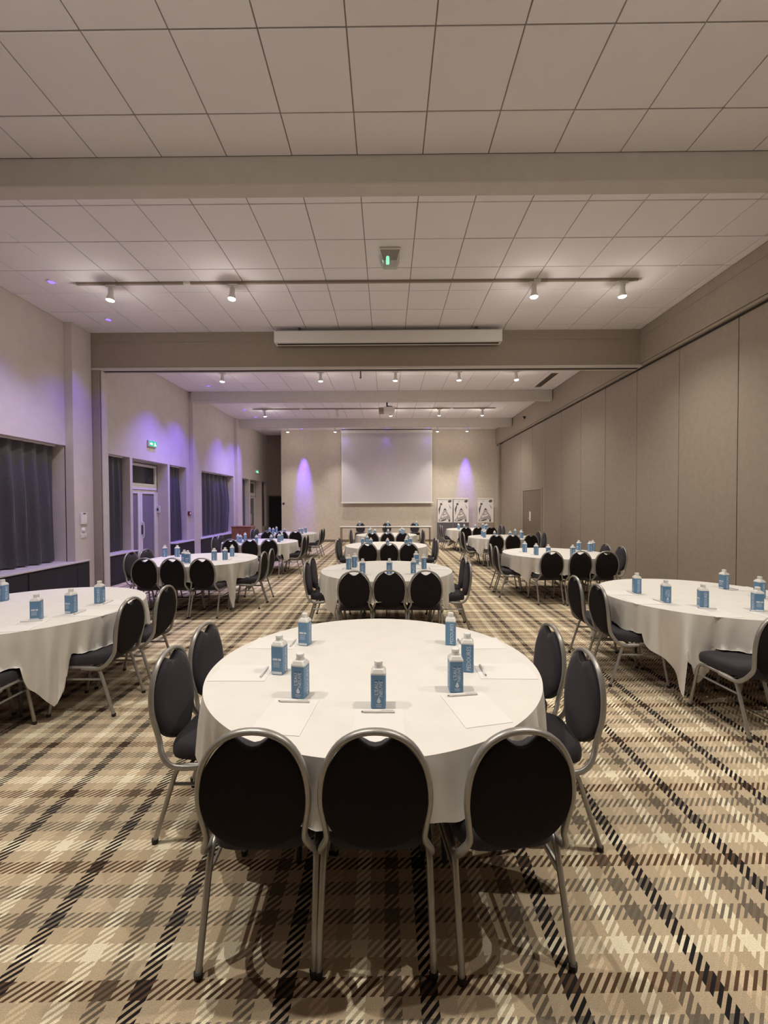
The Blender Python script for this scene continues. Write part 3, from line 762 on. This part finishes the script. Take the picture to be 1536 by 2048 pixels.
# ------------------------------------------------------------------ round tables
TZ, TRD = .725, .88
def table_proto():
    t = empty('round_table')
    obj('table_top', lathe(BM(), [(TRD-.02, TZ-.03), (TRD, TZ-.026), (TRD, TZ-.004), (TRD-.01, TZ)], 48), M['wood'], t)
    for s in (-1, 1):
        for q in (-1, 1):
            obj('leg', tube(BM(), [(s*.42, q*.30, TZ-.03), (s*.46, q*.32, .25), (s*.47, q*.33, 0)], .0125, 8), M['steel'], t, smooth=True)
        obj('leg_brace', tube(BM(), [(s*.465, -.32, .2), (s*.465, .32, .2)], .009, 6), M['steel'], t, smooth=True)
        obj('folding_stay', tube(BM(), [(s*.44, 0, .2), (s*.12, 0, TZ-.035)], .007, 6), M['steel'], t)
    return t
table0 = table_proto(); table_used = [False]
def cloth_mesh(cx, cy, phi, seed, seats, side=2.20):
    rnd = random.Random(seed)
    N = 288; R0 = TRD+.006; z0 = TZ+.004
    bm = BM(); rings = []
    w1 = [rnd.uniform(0, 6.28) for _ in range(4)]
    def hang(a):
        b = (a-phi) % (PI/2); b = min(b, PI/2-b)          # 0 mid edge .. pi/4 corner
        return side/2/math.cos(b)-R0, b/(PI/4)
    for rr in (.25, .5, .7, .82, .865):
        rings.append([(cx+rr*math.cos(2*PI*k/N), cy+rr*math.sin(2*PI*k/N), z0) for k in range(N)])
    lev = [0, .06, .14, .24, .36, .5, .64, .78, .9, 1]
    for j, v in enumerate(lev):
        row = []
        for k in range(N):
            a = 2*PI*k/N; L, c = hang(a)
            L *= 1+.03*math.sin(2*a+w1[0])
            k1 = math.sin(a*22+w1[1]+.7*math.sin(3*a)); k2 = math.sin(a*13+w1[2])
            amp = (.014+.042*c**2*(L/.5))*v
            rad = R0+.004*min(1, v*6)+amp*(k1*.75+k2*.5)+(.004+.020*c**2*(L/.5))*min(1, v*2.2)*math.sin(a*46+w1[3]+1.5*v)+.02*v*(1-c)-.045*v*c**3
            # one deep fold either side of each corner
            bq = (a-phi) % (PI/2)-PI/4
            rad += .10*v*L*math.exp(-(bq/.06)**2)-.10*v*L*(math.exp(-((bq-.16)/.07)**2)+math.exp(-((bq+.16)/.07)**2))
            z = z0-.004*min(1, v*8)-L*v
            x, y = cx+rad*math.cos(a), cy+rad*math.sin(a)
            row.append((x, y, max(z, .03)))
        rings.append(row)
    # the cloth lies on the chair seats where it reaches them
    for r in range(len(rings)):
        for k in range(N):
            x, y, z = rings[r][k]
            for sx, sy, rz in seats:
                dx, dy = x-sx, y-sy; lx = dx*math.cos(-rz)-dy*math.sin(-rz); ly = dx*math.sin(-rz)+dy*math.cos(-rz)
                if abs(lx) < .275 and abs(ly) < .29:
                    m = max(abs(lx)-.215, abs(ly)-.23, 0)/.06
                    lim = .478-m*.45
                    if z < lim:
                        ex = lim-z; z = lim+.004*math.sin(k*1.3)
                        # surplus spreads outwards a little along the seat
                        a = math.atan2(y-cy, x-cx); x += min(.02, ex*.1)*math.cos(a); y += min(.02, ex*.1)*math.sin(a)
            rings[r][k] = (x, y, z)
    V = [[bm.verts.new(p) for p in row] for row in rings]
    c0 = bm.verts.new((cx, cy, z0))
    for k in range(N): bm.faces.new((c0, V[0][k], V[0][(k+1) % N]))
    for a, b in zip(V, V[1:]):
        for k in range(N): bm.faces.new((a[k], b[k], b[(k+1) % N], a[(k+1) % N]))
    return bm
ROW = {'L': "curtained-wall row", 'T': 'middle row', 'R': 'panelled-wall row'}
ORD = {1: 'fourth', 2: 'third', 3: 'second', 4: 'first'}
SEAT_N = ['curtain-end screen-facing', 'middle screen-facing', 'panel-end screen-facing',
          'curtain-side farther-from-screen', 'curtain-side nearer-screen', 'panel-side farther-from-screen', 'panel-side nearer-screen']
# chair offsets from table centre (x, y, rotation)
SEATS = [(-.385, -.655, .02), (.032, -.655, 0), (.49, -.65, .11),
         (-.775, -.17, -PI/2+.0), (-.79, .255, -PI/2-.06), (.80, -.20, PI/2-.02), (.80, .235, PI/2+.04)]
BOT = [(-.33, -.436), (.036, -.528), (.40, -.376), (-.50, -.171), (-.45, .269), (.504, -.14), (.48, .276)]
TABLES = [('T', 1, -.076, 2.301), ('T', 2, -.015, 5.60), ('T', 3, -.027, 8.95), ('T', 4, -.028, 12.06),
          ('L', 1, -3.142, 3.568), ('L', 2, -3.069, 6.742), ('L', 3, -3.077, 9.937), ('L', 4, -3.091, 12.737),
          ('R', 1, 3.024, 3.993), ('R', 2, 3.006, 7.467), ('R', 3, 3.084, 11.125), ('R', 4, 2.98, 14.59)]
PHI = {'T1': .14, 'T2': .02, 'L1': .14, 'L2': .1, 'R1': .06, 'R2': .14}
# where a seat differs from the usual layout: table -> seat index -> (dx, dy, dturn)
TWEAK = {'R1': {0: (.0, -.275, .10)}, 'L1': {2: (-.12, -.16, 0), 5: (-.03, -.05, 0)}}
def px(x, y, z):                              # photo pixel -> point on the table plane
    r = Fv+Rv*((x-768)/FPX)-Uv*((y-1024)/FPX)
    p = r*((z-HCAM)/r.z); return p.x, p.y
zt = TZ+.0045
BPX = {'T1': {0: (598, 1398), 1: (757, 1418), 2: (913, 1386), 3: (556, 1350), 4: (608, 1292), 5: (937, 1345), 6: (903, 1291)},
       'T2': {3: (697, 1139), 4: (709, 1135), 0: (725, 1149.5), 1: (779, 1149), 2: (827, 1148), 6: (832.6, 1130), 5: (848, 1138)},
       'L1': {5: (195, 1207), 2: (137, 1227), 1: (67, 1241), 6: (14, 1203)} if False else {6: (195, 1207), 5: (137, 1227), 2: (67, 1241)},
       'R1': {3: (1336, 1206), 4: (1277, 1187), 0: (1411, 1217), 1: (1521, 1224)},
       'L2': {3: (328, 1114), 4: (353, 1114), 0: (367, 1126), 2: (427, 1121.6), 5: (449, 1120), 6: (463, 1113)},
       'R2': {4: (1050.5, 1104.5), 3: (1073.4, 1110), 0: (1097.8, 1113), 1: (1147, 1113.6), 6: (1159, 1102), 2: (1181.4, 1104), 5: (1187, 1102)}}
for col, n, cx, cy in TABLES:
    key = col+str(n); rnd = random.Random(key)
    where = '%s, %s table from screen' % (ROW[col], ORD[n])
    if table_used[0]: tb = copy_tree(table0)
    else: tb = table0; table_used[0] = True
    tb.location = (cx, cy, 0); tb.rotation_euler = (0, 0, PI/2)
    tag(tb, 'round folding table under white cloth, '+where, 'table', 'round banquet tables')
    SEATB.clear(); first = key == 'T1'
    for i, (dx, dy, a) in enumerate(SEATS):
        j = 0 if first else 1
        tx, ty, ta = TWEAK.get(key, {}).get(i, (0, 0, 0))
        if not first and i == 2: dx, dy, a = .45, -.66, .03
        place_chair(cx+dx+tx+j*rnd.uniform(-.015, .015), cy+dy+ty+j*rnd.uniform(-.02, .02), a+ta+j*rnd.uniform(-.05, .05),
                    'black oval-backed %s chair, %s' % (SEAT_N[i], where), 'oval-backed banquet chairs around the round tables')
    cl = obj('tablecloth', cloth_mesh(cx, cy, PHI.get(key, rnd.uniform(-.1, .15)), key, list(SEATB)), M['cloth'], smooth=True, auto=70)
    tag(cl, 'white cloth draped over round table, '+where, 'tablecloth', 'white tablecloths on the round tables')
    for i, (bx, by) in enumerate(BOT):
        if key in BPX and i in BPX[key]:
            X, Y = px(*BPX[key][i], zt); 
            if not first: Y += .03
        else: X, Y = cx+bx+rnd.uniform(-.03, .03), cy+by+rnd.uniform(-.03, .03)
        if first: Y += .032; rz = [-.22, -.04, .02, 2.95, 2.9, -1.75, -1.75][i]
        else: rz = [-.2, 0, .2, -1.57, -1.57, 1.57, 1.57][i]+rnd.choice((0, 0, PI/2, PI))+rnd.uniform(-.3, .3)
        place_carton(X, Y, zt, rz, 'blue water carton by %s chair, %s' % (SEAT_N[i], where))
        if n <= 2:
            face = SEATS[i][2]; d = Vector((-math.sin(face), math.cos(face)))      # the way the sitter looks
            if i in (0, 2): d = Vector((-math.sin(face-.12*(1-i)), math.cos(face)))
            d.normalize(); rz = math.atan2(-d.x, d.y)
            c = Vector((X, Y))-d*(.046 if i < 3 else .06)
            sd = Vector((d.y, -d.x))
            pc = c-d*.135+sd*rnd.uniform(-.015, .015)
            if not first or i != 99:
                rr = Vector((pc.x-cx, pc.y-cy)).length
                if rr > .73: pc = Vector((cx, cy))+(pc-Vector((cx, cy)))*(.73/rr)
            place_paper(pc.x, pc.y, zt, rz, 'white note pad before %s chair, %s' % (SEAT_N[i], where))
            q = pc+d*.115
            place_pen(q.x, q.y, zt+.0018, rz+rnd.uniform(-.08, .08), 'white pen by %s chair, %s' % (SEAT_N[i], where))

# ------------------------------------------------------------------ head table, lectern, posters
HY = 16.2
for k, x in enumerate((-.98, .83)):
    t = tag(empty('trestle_table', (x, HY, 0)), 'long narrow white-topped table before the screen, %s half' % ('passage-side' if k == 0 else 'posters-side'), 'table', 'head tables before the screen')
    obj('table_top', boxm(-.895, .895, -.23, .23, .725, .755, .006), M['whitep'], t)
    for s in (-1, 1):
        for q in (-1, 1): obj('leg', tube(BM(), [(s*.84, q*.2, .725), (s*.84, q*.2, 0)], .014, 6), M['steel'], t)
        obj('leg_brace', tube(BM(), [(s*.84, -.2, .12), (s*.84, .2, .12)], .01, 6), M['steel'], t)
    obj('apron', boxm(-.83, .83, .185, .2, .68, .725), M['steel'], t)
for x, nm in ((-1.12, 'passage-end'), (0.0, 'middle'), (1.13, 'posters-end')):
    place_chair(x, HY+.62, PI+random.uniform(-.08, .08), 'black oval-backed %s chair behind the long table before the screen' % nm, 'chairs behind the head table')
    place_carton(x+.02, HY+.02, .7555, random.uniform(-.4, .4), 'blue water carton on long head table, before its %s chair' % nm)
t = tag(empty('lectern', (-4.52, 12.9, 0)), 'reddish wooden lectern standing before the curtained wall', 'lectern')
obj('front_panel', boxm(-.30, .22, -.24, -.215, .04, .93), M['redwood'], t)
obj('side_panel', boxm(.22, .30, -.24, .2, .04, .93, .004), M['redwood'], t)
obj('side_panel', boxm(-.30, -.27, -.215, .2, .04, .93), M['redwood'], t)
obj('top', boxm(-.32, .32, -.26, .22, .93, .955, .005), M['redwood'], t)
obj('shelf', boxm(-.27, .22, -.215, .18, .55, .57), M['redwood'], t)
obj('plinth', boxm(-.31, .31, -.25, .21, 0, .04), M['cover'], t)
# poster stands: the print is a plain collage of a seated figure between floating shapes
def poster(x, y, w, lb, stand):
    t = tag(empty('poster_stand', (x, y, 0)), lb, 'poster', 'black and white posters by the end wall')
    z0, z1 = .85, 1.83
    sh = obj('sheet', boxm(-w/2, w/2, -.006, 0, z0, z1), M['posterbg'], t)
    obj('top_rail', boxm(-w/2-.015, w/2+.015, -.02, .012, z1, z1+.035, .005), M['white'], t)
    Y0, Y1 = -.0085, -.006
    def E(bm, cx, cz, rx, rz, rot=0, n=14):
        prism(bm, [(cx+rx*math.cos(a)*math.cos(rot)-rz*math.sin(a)*math.sin(rot), cz+rx*math.cos(a)*math.sin(rot)+rz*math.sin(a)*math.cos(rot)) for a in [2*PI*k/n for k in range(n)]], Y0, Y1)
    k = w/.63
    b = BM()
    prism(b, [(-.10*k, 1.32), (0, 1.46), (.10*k, 1.32), (.05*k, 1.36), (-.05*k, 1.36)], Y0, Y1)
    E(b, .20*k, 1.74, .075*k, .055, .3); E(b, -.16*k, 1.62, .05*k, .05); prism(b, [(-.27*k, 1.42), (-.20*k, 1.58), (-.17*k, 1.56), (-.25*k, 1.15)], Y0, Y1)
    prism(b, [(-.24*k, .90), (-.1*k, .96), (.05*k, .99), (.05*k, .95), (-.1*k, .90)], Y0, Y1); box(b, .15*k, .22*k, Y0, Y1, .88, .98)
    prism(b, [(-.27*k, .90), (-.25*k, 1.02), (-.22*k, .90)], Y0, Y1)
    tag(obj('print_dark', b, M['ink'], sh), kind='stuff')
    b = BM(); Y0, Y1 = -.0078, -.006
    prism(b, [(-.06*k, 1.34), (.06*k, 1.34), (.20*k, 1.12), (.24*k, .99), (-.22*k, .96), (-.2*k, 1.06)], Y0, Y1)
    prism(b, [(.16*k, 1.62), (.24*k, 1.50), (.26*k, 1.42), (.20*k, 1.46)], Y0, Y1)
    E(b, -.1*k, 1.72, .03*k, .02)
    tag(obj('print_grey', b, M['inkmid'], sh), kind='stuff')
    b = BM(); Y0, Y1 = -.0092, -.0078
    E(b, .02*k, 1.14, .1*k, .035, .4); E(b, -.1*k, 1.10, .05*k, .05); E(b, 0, 1.24, .05*k, .03)
    tag(obj('print_light', b, M['posterbg'], sh), kind='stuff')
    if stand:
        obj('pole', tube(BM(), [(0, .02, 0), (0, .02, z1)], .012, 6), M['steel'], t)
        obj('foot', boxm(-.2, .2, -.1, .14, 0, .03, .005), M['steel'], t)
    else:
        obj('board', boxm(-w/2-.015, w/2+.01, .004, .03, .02, z1-.01), M['greyboard'], t)
        for s in (-.27, .27): obj('foot', boxm(s-.02, s+.02, -.14, .17, 0, .02), M['steel'], t)
poster(2.42, 17.3, .63, 'collage poster on grey board, nearest the projection screen', False)
poster(3.10, 17.28, .63, 'collage poster on grey board, between the other two posters', False)
poster(4.12, 17.3, .66, 'collage poster on thin pole stand nearest the panelled wall', True)
